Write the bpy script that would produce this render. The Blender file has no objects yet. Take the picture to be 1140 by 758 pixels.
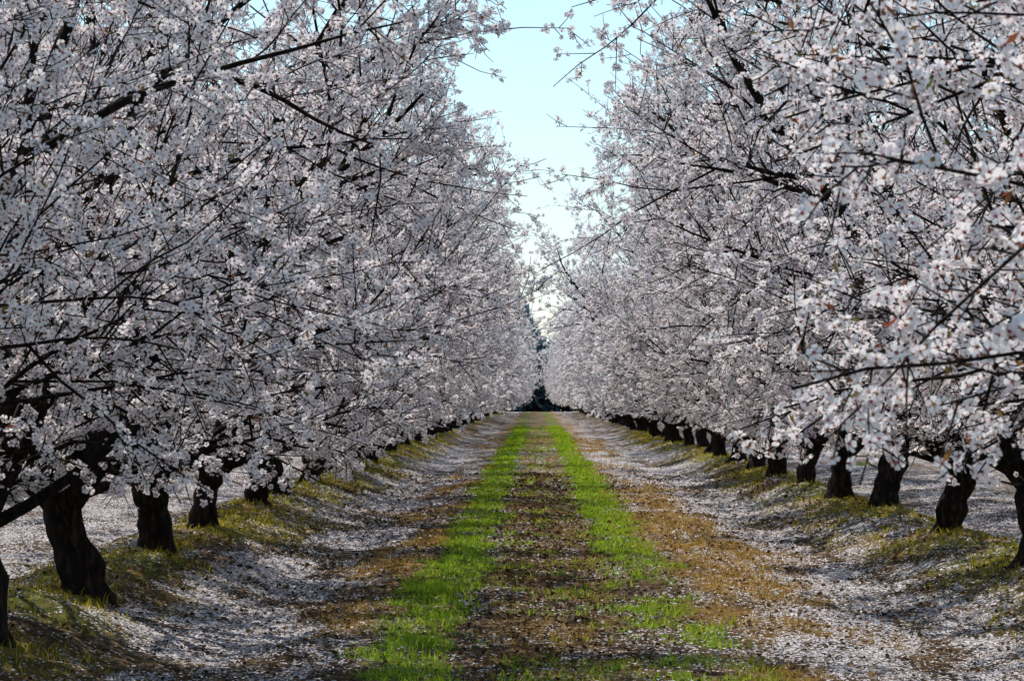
import bpy, math, random
import numpy as np
from mathutils import Vector
SEED=7
rng=np.random.default_rng(SEED); random.seed(SEED)
scene=bpy.context.scene
scene.view_settings.view_transform='Standard'
scene.view_settings.look='None'
scene.view_settings.exposure=0
F=3470.0; H=1.5
# ---------------------------------------------------------------- noise
_tab=np.random.default_rng(99).random((256,256))
def vnoise(x,y,off=0):
    x=np.asarray(x,float)+off*17.3; y=np.asarray(y,float)+off*31.7
    xi=np.floor(x).astype(int); yi=np.floor(y).astype(int)
    fx=x-xi; fy=y-yi; fx=fx*fx*(3-2*fx); fy=fy*fy*(3-2*fy)
    a=_tab[xi&255,yi&255]; b=_tab[(xi+1)&255,yi&255]
    c=_tab[xi&255,(yi+1)&255]; d=_tab[(xi+1)&255,(yi+1)&255]
    return (a*(1-fx)+b*fx)*(1-fy)+(c*(1-fx)+d*fx)*fy
def fbm(x,y,off=0,o=4):
    s=0;a=.5;t=0
    for i in range(o):
        s=s+a*vnoise(x*2**i,y*2**i,off+i*3); t+=a; a*=.5
    return s/t
def sstep(a,b,x):
    t=np.clip((x-a)/(b-a),0,1); return t*t*(3-2*t)
XL,XR=-3.25,3.85
PITCH=XR-XL
def wrapx(x):   # lane-local coordinate, rows repeat every PITCH
    return (x-XL)%PITCH+XL
def ground_h(x,y):
    w=wrapx(x)
    dl=np.minimum(np.abs(w-XL),np.abs(w-XR))
    wob=fbm(x*.6,y*.35,5)-.5
    berm=(.24+.12*(fbm(x*.5,y*.5,7)-.5))*np.exp(-((dl+wob*.7)/.62)**2)
    swale=-.06*np.exp(-((dl-1.35)/.5)**2)
    z=berm+swale
    z=z+.09*(fbm(x*1.1,y*.7,1)-.5)+.07*(fbm(x*5,y*5,2,3)-.5)
    fade=1/(1+(np.maximum(y-80,0)/120)**2)
    return z*np.where(np.abs(x)<60,1,0)*np.clip(fade,.3,1)
def blob(x,y,cx,cy,rx,ry):
    return np.exp(-(((x-cx)/rx)**2+((y-cy)/ry)**2))
def masks(x,y):
    w=np.asarray(x)
    inlane=(w>XL-.2)&(w<XR+.2)
    e=(fbm(x*2.2,y*.9,11)-.5)*.42+(fbm(x*7,y*5,13)-.5)*.40
    g1=sstep(-1.02,-.9,w+e)*(1-sstep(-.50,-.38,w+e))
    g2=sstep(.56,.68,w+e)*(1-sstep(1.05,1.25,w+e))
    patch=sstep(.46,.56,fbm(x*3.2,y*1.5,21))
    near=1-sstep(24,31,y)
    g2=g2*(1-near*(1-patch*.8))
    g1=g1*(.50+.50*sstep(.36,.52,fbm(x*4,y*1.8,23)))
    g2=g2*(.65+.35*sstep(.36,.52,fbm(x*4,y*1.5,27)))
    cen=sstep(-.4,-.3,w)*(1-sstep(.5,.7,w))*sstep(.54,.66,fbm(x*4,y*2,25))*.35
    green=np.where(inlane,np.clip(g1+g2+cen,0,1),0)
    ww=wrapx(x)
    dl=np.minimum(np.abs(ww-XL),np.abs(ww-XR))
    bermg=np.exp(-(dl/.65)**2)*sstep(.38,.54,fbm(x*1.6,y*.8,31))
    green=np.clip(green+bermg*.65,0,1)
    d1=sstep(-1.9,-1.3,w+e*1.4)*(1-sstep(-1.0,-.8,w+e))*sstep(.50,.64,fbm(x*1.4,y*.45,41))
    d2=sstep(.9,1.2,w+e)*(1-sstep(1.8,2.4,w+e*1.6))*sstep(.38,.58,fbm(x*1.8,y*.6,43))
    d3=sstep(-.4,-.3,w)*(1-sstep(.5,.7,w))*.35*sstep(.4,.6,fbm(x*3,y*2,45))
    rp=blob(w+e,y,1.72,25,.32,2.6)+.7*blob(w+e,y,1.6,36,.5,6)+blob(w+e,y,-1.2,21.2,.22,1.4)+blob(w+e,y,-1.25,28,.2,2)+.7*blob(w+e,y,2.1,30,.3,2.5)
    dry=np.where(inlane,np.clip(d1+d2*.7+d3+rp,0,1),0)
    dry=np.clip(dry+np.exp(-(dl/.7)**2)*sstep(.38,.56,fbm(x*1.3,y*.5,47))*.9,0,1)
    pl=sstep(1.0,1.9,np.abs(w-.05)+e*.8)
    pet=.24+.84*pl
    petal_shade=.6*fbm(x*3.2,y*.5,53)+.4*fbm(x*2.5,y*2.0,55)
    pet=pet*(.12+1.2*sstep(.39,.59,petal_shade))  # uneven petal fall; the thin streaks also paint in the dark shade swathes
    pet=pet*(1-.65*np.exp(-(dl/.6)**2))
    pet=np.where(inlane,pet,np.where(dl<.7,pet,.25+.65*sstep(.38,.58,petal_shade)))  # outside the lane, dark shadow patches are painted by thinning the petals
    pet=pet*(1-.85*green)*(1-.7*dry)
    return green,dry,np.clip(pet,0,1)
# ---------------------------------------------------------------- mesh helper
def build_mesh(name,verts,groups,mats,smooth_mats=()):
    """groups: list of (faces ndarray (m,k), material index)"""
    me=bpy.data.meshes.new(name)
    verts=np.ascontiguousarray(verts,dtype=np.float32)
    me.vertices.add(len(verts)); me.vertices.foreach_set('co',verts.ravel())
    loops=np.concatenate([g[0].ravel() for g in groups]).astype(np.int32)
    tot=np.concatenate([np.full(len(g[0]),g[0].shape[1]) for g in groups]).astype(np.int32)
    st=np.concatenate([[0],np.cumsum(tot)[:-1]]).astype(np.int32)
    mi=np.concatenate([np.full(len(g[0]),g[1]) for g in groups]).astype(np.int32)
    me.loops.add(len(loops)); me.loops.foreach_set('vertex_index',loops)
    me.polygons.add(len(tot)); me.polygons.foreach_set('loop_start',st)
    me.polygons.foreach_set('loop_total',tot)
    me.polygons.foreach_set('material_index',mi)
    me.polygons.foreach_set('use_smooth',np.isin(mi,list(smooth_mats)))
    for m in mats: me.materials.append(m)
    me.update(calc_edges=True)
    return me
def add_obj(name,me,loc=(0,0,0),rot=0,sc=1):
    o=bpy.data.objects.new(name,me); scene.collection.objects.link(o)
    o.location=loc; o.rotation_euler=(0,0,rot)
    o.scale=(sc,sc,sc) if np.ndim(sc)==0 else sc
    return o
# ---------------------------------------------------------------- materials
def newmat(name):
    m=bpy.data.materials.new(name); m.use_nodes=True
    nt=m.node_tree; nt.nodes.clear()
    out=nt.nodes.new('ShaderNodeOutputMaterial')
    return m,nt,out
def ramp(nt,stops):
    r=nt.nodes.new('ShaderNodeValToRGB')
    el=r.color_ramp.elements
    while len(el)<len(stops): el.new(.5)
    for e,(p,c) in zip(el,stops): e.position=p; e.color=(*c,1)
    return r
def leafy(name,stops,trans=.4,tcol=None,rough=.8):
    m,nt,out=newmat(name)
    geo=nt.nodes.new('ShaderNodeNewGeometry')
    r=ramp(nt,stops); nt.links.new(geo.outputs['Random Per Island'],r.inputs[0])
    d=nt.nodes.new('ShaderNodeBsdfDiffuse'); t=nt.nodes.new('ShaderNodeBsdfTranslucent')
    nt.links.new(r.outputs[0],d.inputs[0])
    if tcol:
        mx=nt.nodes.new('ShaderNodeMixRGB'); mx.blend_type='MULTIPLY'; mx.inputs[0].default_value=1
        mx.inputs[2].default_value=(*tcol,1); nt.links.new(r.outputs[0],mx.inputs[1]); nt.links.new(mx.outputs[0],t.inputs[0])
    else: nt.links.new(r.outputs[0],t.inputs[0])
    mix=nt.nodes.new('ShaderNodeMixShader'); mix.inputs[0].default_value=trans
    nt.links.new(d.outputs[0],mix.inputs[1]); nt.links.new(t.outputs[0],mix.inputs[2])
    nt.links.new(mix.outputs[0],out.inputs[0])
    return m
m_petal=leafy('blossom_petal',[(0,(.87,.75,.79)),(.22,(.93,.885,.90)),(.6,(.95,.925,.93)),(1,(.96,.95,.95))],.40,(1,.98,.985))
m_center=leafy('blossom_center',[(0,(.30,.06,.08)),(.6,(.42,.12,.10)),(1,(.45,.25,.08))],.2)
m_calyx=leafy('blossom_calyx',[(0,(.18,.05,.03)),(1,(.26,.12,.05))],.2)
m_leaf=leafy('young_leaf',[(0,(.10,.14,.03)),(.6,(.26,.12,.05)),(1,(.24,.07,.04))],.4)
m_grass=leafy('grass_blade',[(0,(.12,.22,.02)),(.4,(.26,.44,.03)),(.8,(.44,.57,.05)),(1,(.50,.48,.10))],.45,(1,1,.6))
m_dry=leafy('dry_grass_blade',[(0,(.20,.11,.03)),(.5,(.44,.26,.05)),(1,(.58,.40,.12))],.35)
m_bermweed=leafy('berm_weed_blade',[(0,(.18,.18,.02)),(.5,(.46,.40,.03)),(1,(.56,.40,.06))],.4)
m_fallen=leafy('fallen_petal',[(0,(.54,.45,.46)),(.35,(.82,.78,.80)),(1,(.95,.93,.95))],.2)
m_litter=leafy('leaf_litter',[(0,(.035,.022,.015)),(.6,(.11,.065,.035)),(1,(.24,.14,.07))],.1)
# bark
m_bark,nt,out=newmat('almond_bark')
tc=nt.nodes.new('ShaderNodeTexCoord'); mp=nt.nodes.new('ShaderNodeMapping'); mp.inputs['Scale'].default_value=(14,14,4)
n=nt.nodes.new('ShaderNodeTexNoise'); n.inputs['Scale'].default_value=2; n.inputs['Detail'].default_value=6
nt.links.new(tc.outputs['Object'],mp.inputs[0]); nt.links.new(mp.outputs[0],n.inputs['Vector'])
r=ramp(nt,[(.3,(.004,.0026,.002)),(.52,(.014,.009,.0065)),(.75,(.055,.037,.027))]); nt.links.new(n.outputs[0],r.inputs[0])
b=nt.nodes.new('ShaderNodeBsdfPrincipled'); b.inputs['Roughness'].default_value=.9; b.inputs['Specular IOR Level'].default_value=.12
bp=nt.nodes.new('ShaderNodeBump'); bp.inputs['Strength'].default_value=1; bp.inputs['Distance'].default_value=.04
nt.links.new(n.outputs[0],bp.inputs['Height']); nt.links.new(bp.outputs[0],b.inputs['Normal'])
nt.links.new(r.outputs[0],b.inputs['Base Color']); nt.links.new(b.outputs[0],out.inputs[0])
# ground
m_ground,nt,out=newmat('orchard_soil')
L=nt.links.new
tc=nt.nodes.new('ShaderNodeTexCoord')
def attr(nm):
    a=nt.nodes.new('ShaderNodeAttribute'); a.attribute_name=nm; return a.outputs['Fac']
def noise(scale,detail=4,vec=None,rough=.6):
    n=nt.nodes.new('ShaderNodeTexNoise'); n.inputs['Scale'].default_value=scale; n.inputs['Detail'].default_value=detail
    n.inputs['Roughness'].default_value=rough
    L(vec if vec is not None else tc.outputs['Object'],n.inputs['Vector']); return n.outputs[0]
def math_(op,a,b_=None,clamp=False):
    m=nt.nodes.new('ShaderNodeMath'); m.operation=op; m.use_clamp=clamp
    for i,v in enumerate((a,b_)):
        if v is None: continue
        if isinstance(v,(int,float)): m.inputs[i].default_value=v
        else: L(v,m.inputs[i])
    return m.outputs[0]
def mixc(f,a,b_):
    m=nt.nodes.new('ShaderNodeMixRGB'); L(f,m.inputs[0]) if not isinstance(f,float) else None
    for i,v in ((1,a),(2,b_)):
        if isinstance(v,tuple): m.inputs[i].default_value=(*v,1)
        else: L(v,m.inputs[i])
    return m.outputs[0]
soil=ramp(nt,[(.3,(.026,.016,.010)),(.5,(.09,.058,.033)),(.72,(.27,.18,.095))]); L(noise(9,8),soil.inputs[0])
grn=ramp(nt,[(.3,(.07,.10,.015)),(.7,(.20,.27,.03))]); L(noise(18,5),grn.inputs[0])
dry=ramp(nt,[(.3,(.16,.085,.025)),(.7,(.46,.28,.07))]); L(noise(14,6),dry.inputs[0])
gm=math_('MULTIPLY',attr('green'),math_('MULTIPLY',noise(30,4),1.5),True)
dm=math_('MULTIPLY',attr('dry'),math_('MULTIPLY',noise(22,4),1.8),True)
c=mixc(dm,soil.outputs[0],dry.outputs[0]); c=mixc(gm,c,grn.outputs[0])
vor=nt.nodes.new('ShaderNodeTexVoronoi'); vor.inputs['Scale'].default_value=48; L(tc.outputs['Object'],vor.inputs['Vector'])
sep=nt.nodes.new('ShaderNodeSeparateColor'); L(vor.outputs['Color'],sep.inputs[0])
# petal present when cell random < density * noise and near cell center
dens=math_('MULTIPLY',attr('petal'),math_('ADD',math_('MULTIPLY',noise(2.5,5),2.8),-.56))
inside=math_('LESS_THAN',sep.outputs[0],dens)
cen=math_('LESS_THAN',vor.outputs['Distance'],.58)
pm=math_('MULTIPLY',inside,cen)
pcol=ramp(nt,[(0,(.48,.42,.44)),(.5,(.76,.72,.75)),(1,(.91,.89,.91))]); L(sep.outputs[1],pcol.inputs[0])
c=mixc(pm,c,pcol.outputs[0])
b=nt.nodes.new('ShaderNodeBsdfPrincipled'); b.inputs['Roughness'].default_value=1; b.inputs['Specular IOR Level'].default_value=.1
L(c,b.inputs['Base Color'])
bp=nt.nodes.new('ShaderNodeBump'); bp.inputs['Strength'].default_value=1; bp.inputs['Distance'].default_value=.06
hh=math_('ADD',noise(14,8,None,.7),math_('MULTIPLY',pm,.15)); L(hh,bp.inputs['Height']); L(bp.outputs[0],b.inputs['Normal'])
L(b.outputs[0],out.inputs[0])
# ---------------------------------------------------------------- ground sheet
xs=np.concatenate([-np.geomspace(14,900,40)[::-1],np.linspace(-14,-5,70)[1:-1],np.linspace(-5,5.5,190),np.linspace(5.5,14,70)[1:-1],np.geomspace(14,900,40)])
ys=np.concatenate([-np.geomspace(4,300,20)[::-1],np.linspace(-4,13,60)[1:-1],np.linspace(13,40,480),40+np.cumsum(np.geomspace(.06,40,260))])
ys=ys[ys<2500]; ys=np.append(ys,2500)
GX,GY=np.meshgrid(xs,ys); gx=GX.ravel(); gy=GY.ravel()
gz=ground_h(gx,gy)
nx,ny=len(xs),len(ys)
i=np.arange(ny-1)[:,None]*nx+np.arange(nx-1)[None,:]; i=i.ravel()
faces=np.stack([i,i+1,i+nx+1,i+nx],1)
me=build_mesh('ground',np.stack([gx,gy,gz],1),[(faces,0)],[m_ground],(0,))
g,d,p=masks(gx,gy)
for nm,v in (('green',g),('dry',d),('petal',p)):
    a=me.attributes.new(nm,'FLOAT','POINT'); a.data.foreach_set('value',v.astype(np.float32))
add_obj('ground',me)
# ---------------------------------------------------------------- scatter
def sample(n,y0,y1,x0,x1,pw=1.0):
    """density falls with distance"""
    u=rng.random(n); y=y0*(y1/y0)**u if pw==1 else y0+(y1-y0)*u
    x=x0+(x1-x0)*rng.random(n); return x,y
def blades(name,n,y0,y1,x0,x1,maskf,h0,h1,w,mat,lean=.5):
    x,y=sample(n,y0,y1,x0,x1)
    k=rng.random(n)<maskf(x,y); x=x[k];y=y[k];n=len(x)
    z=ground_h(x,y)-.008
    a=rng.random(n)*6.283; ws=w*(y/20)**.85*(.7+.6*rng.random(n)); hs=(h0+(h1-h0)*rng.random(n)**1.5)*(.3+1.3*fbm(x*4,y*3,61)**1.3)
    dx=np.cos(a)*ws/2; dy=np.sin(a)*ws/2
    la=rng.random(n)*6.283; ll=hs*lean*rng.random(n)
    P=np.stack([x,y,z],1)
    v0=P+np.stack([-dx,-dy,0*dx],1); v1=P+np.stack([dx,dy,0*dx],1)
    mid=P+np.stack([np.cos(la)*ll*.3,np.sin(la)*ll*.3,hs*.6],1)
    v2=mid+np.stack([dx,dy,0*dx],1)*.8; v3=mid-np.stack([dx,dy,0*dx],1)*.8
    v4=P+np.stack([np.cos(la)*ll,np.sin(la)*ll,hs],1)
    V=np.stack([v0,v1,v2,v3,v4],1).reshape(-1,3); b0=np.arange(n)*5
    me=build_mesh(name,V,[(np.stack([b0,b0+1,b0+2,b0+3],1),0),(np.stack([b0+3,b0+2,b0+4],1),0)],[mat])
    add_obj(name,me); return n
def flakes(name,n,y0,y1,x0,x1,maskf,s0,s1,mat,lift=.004,tilt=.35):
    x,y=sample(n,y0,y1,x0,x1)
    k=rng.random(n)<maskf(x,y); x=x[k];y=y[k];n=len(x)
    z=ground_h(x,y)+lift+.01*rng.random(n)
    s=(s0+(s1-s0)*rng.random(n))*(y/20)**.6
    a=rng.random(n)*6.283
    nrm=np.stack([rng.normal(0,tilt,n),rng.normal(0,tilt,n),np.ones(n)],1); nrm/=np.linalg.norm(nrm,axis=1)[:,None]
    u=np.stack([np.cos(a),np.sin(a),0*a],1); u-=nrm*(u*nrm).sum(1)[:,None]; u/=np.linalg.norm(u,axis=1)[:,None]
    v=np.cross(nrm,u); P=np.stack([x,y,z],1)
    sh=[(-.5,0),(0,-.38),(.42,-.28),(.5,.05),(.35,.34),(-.05,.36)]
    V=np.stack([P+u*(q[0]*s)[:,None]+v*(q[1]*s)[:,None]+nrm*((abs(q[0])*.3)*s)[:,None] for q in sh],1).reshape(-1,3)
    b0=np.arange(n)*6
    me=build_mesh(name,V,[(b0[:,None]+np.arange(6)[None,:],0)],[mat]); add_obj(name,me)
def m_g(x,y): return masks(x,y)[0]*((x>-2)&(x<2.2))
def m_d(x,y): return masks(x,y)[1]*((x>-2.2)&(x<2.8))*.8
def m_b(x,y):
    g,d,p=masks(x,y); return np.clip(g+d,0,1)*((x<-2.3)|(x>2.9))
def m_p(x,y): return masks(x,y)[2]
def m_l(x,y): return (.3+.6*np.exp(-((x-.1)/.5)**2))*(1-.8*masks(x,y)[0])
blades('grass_strip',290000,14,150,-1.5,1.9,m_g,.015,.075,.0075,m_grass,1.2)
blades('dry_grass',190000,14,110,-2.1,2.7,m_d,.02,.08,.006,m_dry,1.2)
blades('berm_weeds',200000,14,110,-4.2,4.8,m_b,.02,.09,.008,m_bermweed,1.0)
flakes('fallen_petals',330000,13,90,-6,7,m_p,.011,.02,m_fallen)
flakes('leaf_litter',130000,13,60,-4.5,5,m_l,.012,.045,m_litter)
# ---------------------------------------------------------------- trees
def norm(v): return v/(np.linalg.norm(v)+1e-9)
def rand_perp(d,r):
    v=r.normal(size=3); v-=d*v.dot(d); return norm(v)
class Tree:
    def __init__(s,seed,hi=True,mode='',zb=.86,nl=8,dn=5):
        s.r=np.random.default_rng(seed); s.br=[]; s.hi=hi; s.mode=mode; s.zb=zb; s.nl=nl; s.dn=dn
        s.ph=s.r.random(4)*6.28
    def env(s,p,ext=0):
        ang=math.atan2(p[1],p[0]); z=p[2]; rr=math.hypot(p[0],p[1])
        R=2.9+.3*math.sin(2*ang+s.ph[0])+.25*math.sin(3*ang+s.ph[1])+.15*math.sin(4*z+s.ph[2]+2*ang)
        if s.mode=='reach': R=3.3 if p[0]<0 else 2.5
        if z>4.0: R*=math.sqrt(max(0,1-((z-4.0)/2.3)**2))
        if z<2.0 and s.mode!='reach': R*=.74+.26*max(0,(z-s.zb))/(2.0-s.zb)
        zb=s.zb+(.12*math.sin(3*ang+s.ph[3])+.08*math.sin(7*ang) if s.mode!='reach' else 0)
        return rr<R+(ext if s.mode!='reach' else ext*.3) and z>zb
    def line(s,p,d,L,n,r0,r1,wob,up,lvl,free=False,hang=0):
        pts=[p.copy()]; st=L/n; dirs=[d]
        for k in range(n):
            d=norm(d+s.r.normal(size=3)*wob+np.array([0,0,up-hang*k/n])); p=p+d*st
            if lvl>=1 and not s.env(p,.8 if free else 0):
                if lvl==1 and k<4: pass
                elif k>=1 or lvl>=3: break
            pts.append(p.copy()); dirs.append(d)
        m=len(pts)
        if m<2: return np.array(pts),dirs,np.array([r0])
        rad=r0+(r1-r0)*(np.arange(m)/max(m-1,1))
        s.br.append((np.array(pts),rad,lvl)); return np.array(pts),dirs,rad
    def at(s,pts,t):
        f=t*(len(pts)-1); i=min(int(f),len(pts)-2); return pts[i]+(pts[i+1]-pts[i])*(f-i),i
    def build(s):
        r=s.r
        lean=r.normal(size=2)*.13
        th=.40+.22*r.random()
        ts=np.linspace(0,1,8); pz=ts*th
        bx=lean[0]*ts+.04*np.sin(ts*5+s.ph[0])*ts; by=lean[1]*ts+.04*np.sin(ts*4+s.ph[1])*ts
        pts=np.stack([bx,by,pz],1); pts=np.vstack([[0,0,-.14],pts,[pts[-1][0]*1.05,pts[-1][1]*1.05,th+.13]])
        rad=np.concatenate([[.22],.115+.06*np.exp(-ts*7)+.03*np.clip(ts-.5,0,1)+r.normal(0,.008,8),[.07]])
        s.br.append((pts,rad,0)); top=pts[-2]
        if s.mode=='reach':
            for k in range(s.nl):
                a=math.pi+r.uniform(-.8,.8); el=math.radians(r.uniform(18,42))
                d=np.array([math.cos(a)*math.cos(el),math.sin(a)*math.cos(el),math.sin(el)])
                P,D,R=s.line(top+np.array([0,0,.1]),d,r.uniform(3.4,4.3),14,.026,.0025,.10,.0,1,hang=.08)
                if len(P)>3: s.side(P,D,R,s.dn,s.dn)
            return
        ns=r.integers(4,6); a0=r.random()*6.28
        for k in range(ns):
            a=a0+k*6.283/ns+r.normal()*.25
            el=math.radians(r.uniform(38,62))
            d=np.array([math.cos(a)*math.cos(el),math.sin(a)*math.cos(el),math.sin(el)])
            P,D,R=s.line(top+np.array([0,0,-.06]),d,r.uniform(4.2,5.4),12,.082,.008,.11,.03,1)
            if len(P)>3: s.side(P,D,R,12,8)
        for k in range(5):   # low spreading limbs
            a=a0+(k+.5)*6.283/5+r.normal()*.3
            el=math.radians(r.uniform(18,38))
            d=np.array([math.cos(a)*math.cos(el),math.sin(a)*math.cos(el),math.sin(el)])
            P,D,R=s.line(top+d*.05,d,r.uniform(2.6,3.4),9,.036,.005,.09,.01,1,hang=.08)
            if len(P)>3: s.side(P,D,R,9,8,.22)
        for k in range(2):
            d=norm(np.array([r.normal()*.3,r.normal()*.3,1]))
            P,D,R=s.line(top,d,4.6,9,.05,.006,.1,.02,1); s.side(P,D,R,8,7)
    def side(s,P,D,R,n2,n3,t0=.14):
        r=s.r
        for j in range(n2):
            t=r.uniform(t0,1.0); p,i=s.at(P,t)
            d0=D[i]; out=norm(np.array([p[0],p[1],0])+1e-6)
            q=norm(rand_perp(d0,r)+out*.55)
            ang=math.radians(r.uniform(35,75)); d=norm(d0*math.cos(ang)+q*math.sin(ang))
            L=r.uniform(1.1,2.3)*(1.1-.35*t)
            P2,D2,R2=s.line(p,d,L,8,min(R[i]*.9,max(.009,min(R[i]*.6,.026))),.0035,.12,.03,2,hang=.10)
            if len(P2)<3: continue
            for m in range(n3):
                t2=r.uniform(.12,1.0); p2,i2=s.at(P2,t2)
                ang=math.radians(r.uniform(30,70)); d2=norm(D2[i2]*math.cos(ang)+rand_perp(D2[i2],r)*math.sin(ang)+np.array([0,0,.1]))
                shoot=r.random()<.12
                L3=r.uniform(.8,1.4) if shoot else r.uniform(.35,.9)
                P3,D3,R3=s.line(p2,d2,L3,6,min(R2[i2],.009 if shoot else .006),.0025,.09,.02,3,free=shoot,hang=.05)
                if len(P3)<2: continue
                for q_ in range(5):
                    p4,i3=s.at(P3,r.uniform(.15,1.0))
                    ang=math.radians(r.uniform(30,70)); d4=norm(D3[i3]*math.cos(ang)+rand_perp(D3[i3],r)*math.sin(ang))
                    s.line(p4,d4,r.uniform(.08,.34),2,.0034,.0018,.12,.02,4,free=True)
    def mesh(s,name,spacing,fsize):
        r=s.r; V=[];G4=[];off=0
        SD={0:16,1:8,2:5,3:3,4:3}
        for P,R,l in s.br:
            k=SD[l]; T=np.gradient(P,axis=0); T/=np.linalg.norm(T,axis=1)[:,None]+1e-9
            ref=np.array([1.,0,0]) if abs(T[0][0])<.8 else np.array([0,1.,0])
            U=np.cross(T,ref); U/=np.linalg.norm(U,axis=1)[:,None]; W=np.cross(T,U)
            a=np.arange(k)*2*np.pi/k
            rr=R[:,None]*np.ones(k)[None,:]
            if l<=1: rr=rr*(1+.17*np.sin(a*3+s.ph[0]+P[:,2:3]*2)+.12*np.sin(a*5+P[:,2:3]*9+s.ph[1])+.06*r.normal(size=rr.shape))
            ring=P[:,None,:]+(U[:,None,:]*np.cos(a)[None,:,None]+W[:,None,:]*np.sin(a)[None,:,None])*rr[:,:,None]
            V.append(ring.reshape(-1,3)); n=len(P)
            i=(np.arange(n-1)[:,None]*k+np.arange(k)[None,:]); j=(np.arange(n-1)[:,None]*k+((np.arange(k)+1)%k)[None,:])
            G4.append(off+np.stack([i,j,j+k,i+k],-1).reshape(-1,4)); off+=n*k
        # blossom positions
        C=[];Tn=[]
        for P,R,l in s.br:
            if l<1: continue
            seg=np.linalg.norm(np.diff(P,axis=0),axis=1); Lt=seg.sum()
            cum=np.concatenate([[0],np.cumsum(seg)])
            t0={1:.35 if s.mode=='reach' else .6,2:.22}.get(l,.04)
            sp=spacing*(1.25 if l<=2 and s.mode!='reach' else 1.0)
            n=max(1,int(Lt*(1-t0)/sp*r.uniform(.40,1.45)))
            ncl=max(1,n//5)
            cl=r.uniform(t0,1,ncl)*Lt
            t=np.clip(cl[r.integers(0,ncl,n)]+r.normal(0,.022,n),0,Lt)
            pos=np.stack([np.interp(t,cum,P[:,q]) for q in range(3)],1)
            C.append(pos); Tn.append(np.repeat(norm(P[-1]-P[0])[None],n,0))
        C=np.concatenate(C);Tn=np.concatenate(Tn); n=len(C)
        o=r.normal(size=(n,3)); o-=Tn*(o*Tn).sum(1)[:,None]*.7; o[:,2]+=.25; o/=np.linalg.norm(o,axis=1)[:,None]
        C=C+o*r.uniform(.012,.042,n)[:,None]
        N=o+r.normal(size=(n,3))*.35; N/=np.linalg.norm(N,axis=1)[:,None]
        A=np.cross(N,r.normal(size=(n,3))); A/=np.linalg.norm(A,axis=1)[:,None]; B=np.cross(N,A)
        S=fsize*r.uniform(.75,1.15,n)
        cup=r.uniform(.05,.5,n); bud=r.random(n)<.07; cup[bud]=1.6; S[bud]*=.55
        groups=[(np.concatenate(G4),0)]
        def pt(a,rad,h): # a,rad,h arrays (n,)
            return C+A*(np.cos(a)*rad*S)[:,None]+B*(np.sin(a)*rad*S)[:,None]+N*(h*S)[:,None]
        one=np.ones(n)
        if s.hi:
            rr=[]
            for k in range(5):
                a=k*2*np.pi/5+r.normal(0,.08,n)
                c2=1/(1+cup*.5)
                rr+= [pt(a,.05*one,0*one),pt(a-.55,.36*c2,cup*.16),pt(a-.32,.50*c2,cup*.28+r.normal(0,.03,n)),pt(a+.32,.50*c2,cup*.28+r.normal(0,.03,n)),pt(a+.55,.36*c2,cup*.16)]
            V.append(np.stack(rr,1).reshape(-1,3))
            b0=off+np.arange(n)*25; 
            groups.append((np.concatenate([np.stack([b0+k*5+q for q in range(5)],1) for k in range(5)]),1)); off+=25*n
            cc=[pt(one*k*1.2566,.11*one,.07*one) for k in range(5)]+[pt(one*k*1.5708,.10*one,-.05*one) for k in range(4)]+[pt(0*one,0*one,-.28*one)]
            V.append(np.stack(cc,1).reshape(-1,3)); b0=off+np.arange(n)*10
            groups.append((np.stack([b0+q for q in range(5)],1),2))
            groups.append((np.concatenate([np.stack([b0+5+q,b0+5+(q+1)%4,b0+9],1) for q in range(4)]),3)); off+=10*n
        else:
            cc=[pt(one*k*1.2566,.5*(1+.15*r.normal(size=n)),cup*.2*(k%2)) for k in range(5)]
            V.append(np.stack(cc,1).reshape(-1,3)); b0=off+np.arange(n)*5
            groups.append((np.stack([b0+q for q in range(5)],1),1)); off+=5*n
        # young leaves
        nl=n//8; idx=r.integers(0,n,nl); c=C[idx]; dv=N[idx]+r.normal(size=(nl,3))*.6; dv/=np.linalg.norm(dv,axis=1)[:,None]
        sd=np.cross(dv,r.normal(size=(nl,3))); sd/=np.linalg.norm(sd,axis=1)[:,None]; ln=r.uniform(.02,.05,nl)[:,None]
        V.append(np.stack([c,c+dv*ln*.5+sd*ln*.16,c+dv*ln,c+dv*ln*.5-sd*ln*.16],1).reshape(-1,3)); b0=off+np.arange(nl)*4
        groups.append((np.stack([b0+q for q in range(4)],1),4)); off+=4*nl
        print(name,'blossoms',n,'branches',len(s.br))
        return build_mesh(name,np.concatenate(V),groups,[m_bark,m_petal,m_center,m_calyx,m_leaf],(0,))
near=[]; far=[]
for k in range(3):
    t=Tree(100+k,True); t.build(); near.append(t.mesh('almond_tree_mesh',.027,.048))
for k in range(3):
    t=Tree(200+k,False); t.build(); far.append(t.mesh('almond_tree_mesh',.043,.058))
t=Tree(301,True,'reach',1.05); t.build(); reach=t.mesh('almond_tree_mesh',.025,.045)
t=Tree(311,True,'reach',1.08,6,4); t.build(); reach2=t.mesh('almond_tree_mesh',.024,.042)
t=Tree(305,True,'',1.05); t.build(); high=t.mesh('almond_tree_mesh',.0285,.047)
cnt=0
def tree(x,y,sc=None,rot=None,k=None,me=None):
    global cnt
    lib=near if y<52 and abs(x)<8 else far
    me=me or lib[(cnt if k is None else k)%len(lib)] ; cnt+=1
    s=sc if sc else random.uniform(.94,1.08)
    o=add_obj('almond_tree',me,(x,y,float(ground_h(np.array([x]),np.array([y]))[0])-.02),rot if rot is not None else random.uniform(0,6.28),s)
lz=[16.7,20.9,25.8,30.3,36,40.5,45.7]; lx=[-2.95,-3.05,-3.15,-3.22,-3.25,-3.3,-3.3]
tree(-3.5,12.2,.95,1.0,me=high)
for x,y in zip(lx,lz): tree(x,y)
y=50.4
while y<270: tree(-3.3+random.uniform(-.12,.12),y+random.uniform(-.3,.3)); y+=4.85
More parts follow.
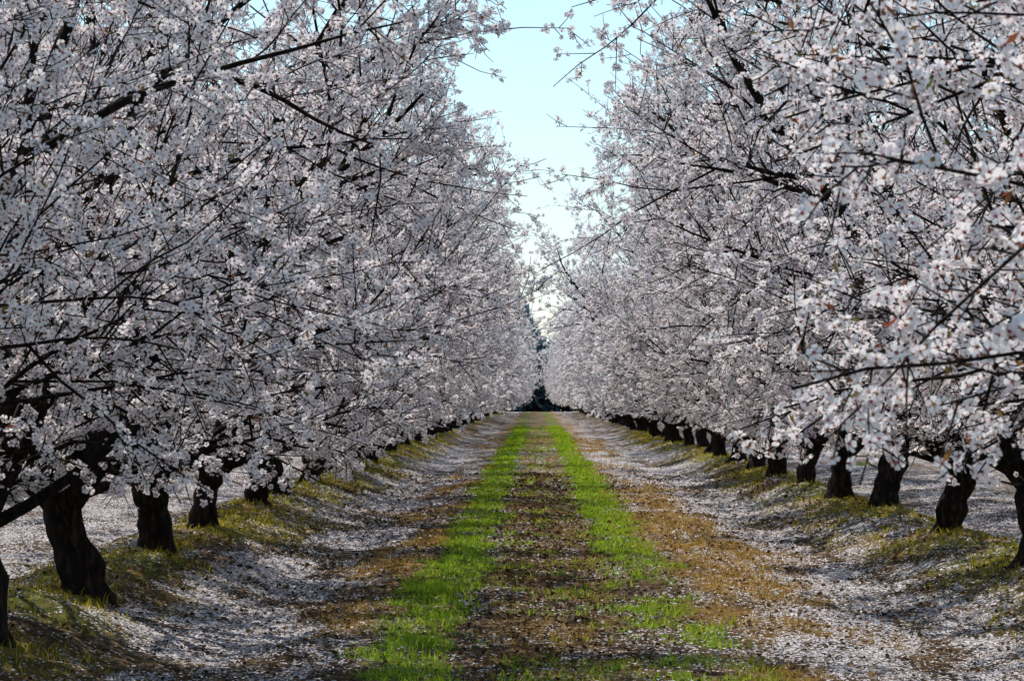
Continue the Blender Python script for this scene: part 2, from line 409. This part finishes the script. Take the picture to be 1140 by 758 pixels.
tree(3.9,9.2,1,0,me=reach)
tree(3.6,5.0,1,-.05,me=reach2)
tree(3.95,13.9,.98,4.0,me=high); tree(3.85,18.6,1,2.0,me=high)
for x,y in [(3.75,23.4),(3.8,28.9),(3.88,34.7),(3.85,39.4),(3.8,44.2)]: tree(x,y)
y=49.2
while y<270: tree(3.85+random.uniform(-.12,.12),y+random.uniform(-.3,.3)); y+=4.85
for x0,ya,yb in ((XL-PITCH,28,230),(XR+PITCH,28,230)):
    y=ya
    while y<yb: tree(x0+random.uniform(-.15,.15),y+random.uniform(-.3,.3)); y+=5.4
# ---------------------------------------------------------------- distant trees
m_far=leafy('hazy_distant_foliage',[(0,(.10,.17,.20)),(.5,(.16,.25,.30)),(1,(.24,.34,.40))],.2)  # aerial haze painted in as a pale blue leaf colour
m_hedge=leafy('windbreak_foliage',[(0,(.02,.035,.045)),(.5,(.045,.075,.09)),(1,(.09,.13,.15))],.15)
def clumps(name,n,y0,x0,x1,hf,mat,s,dy=8):
    x=rng.uniform(x0,x1,n); y=y0+rng.uniform(-dy,dy,n)
    top=hf(x); z=top*rng.random(n)**.8
    P=np.stack([x,y,z],1); V=[]
    q=rng.normal(size=(n,4,3))*s
    V=(P[:,None,:]+q).reshape(-1,3); b0=np.arange(n)*4
    me=build_mesh(name,V,[(np.stack([b0,b0+1,b0+2],1),0),(np.stack([b0,b0+2,b0+3],1),0)],[mat]); add_obj(name,me)
clumps('distant_trees',60000,430,-120,120,lambda x: 5+6*fbm(x*.12,x*0+3,71)+6.5*np.exp(-((x+2.4)/2.4)**2),m_far,.45)
clumps('distant_windbreak',60000,290,-60,60,lambda x: 1.8+2.8*fbm(x*.5,x*0+3,75),m_hedge,.22,3)
# ---------------------------------------------------------------- light
EL,AZ=55,-32  # azimuth from +Y toward +X
w=bpy.data.worlds.new('World'); scene.world=w; w.use_nodes=True
nt=w.node_tree; bg=nt.nodes['Background']
sky=nt.nodes.new('ShaderNodeTexSky'); sky.sky_type='NISHITA'; sky.sun_disc=False
sky.sun_elevation=math.radians(EL); sky.sun_rotation=math.radians(AZ); sky.air_density=1.0; sky.dust_density=.3; sky.ozone_density=5
hs=nt.nodes.new('ShaderNodeHueSaturation'); hs.inputs['Hue'].default_value=.478; hs.inputs['Saturation'].default_value=.84; hs.inputs['Value'].default_value=1.15
nt.links.new(sky.outputs[0],hs.inputs['Color'])
nt.links.new(hs.outputs[0],bg.inputs[0]); bg.inputs[1].default_value=.13
sd=bpy.data.lights.new('sun','SUN'); sd.energy=5; sd.angle=math.radians(.5); sd.color=(1,.95,.87)
so=bpy.data.objects.new('sun',sd); scene.collection.objects.link(so)
e,a=math.radians(EL),math.radians(AZ)
dirv=Vector((math.sin(a)*math.cos(e),math.cos(a)*math.cos(e),math.sin(e)))
so.rotation_euler=(-dirv).to_track_quat('-Z','Y').to_euler(); so.location=(0,0,30)
# ---------------------------------------------------------------- camera
cd=bpy.data.cameras.new('camera'); co=bpy.data.objects.new('camera',cd); scene.collection.objects.link(co)
cd.sensor_width=36; cd.lens=36*F/1140; cd.clip_end=6000; cd.clip_start=.1
co.location=(0,0,H)
pit=math.atan((440-379)/F); yaw=math.atan((597-570)/F)
co.rotation_euler=(math.pi/2+pit,0,yaw)
cd.dof.use_dof=True; cd.dof.focus_distance=22; cd.dof.aperture_fstop=18
scene.camera=co
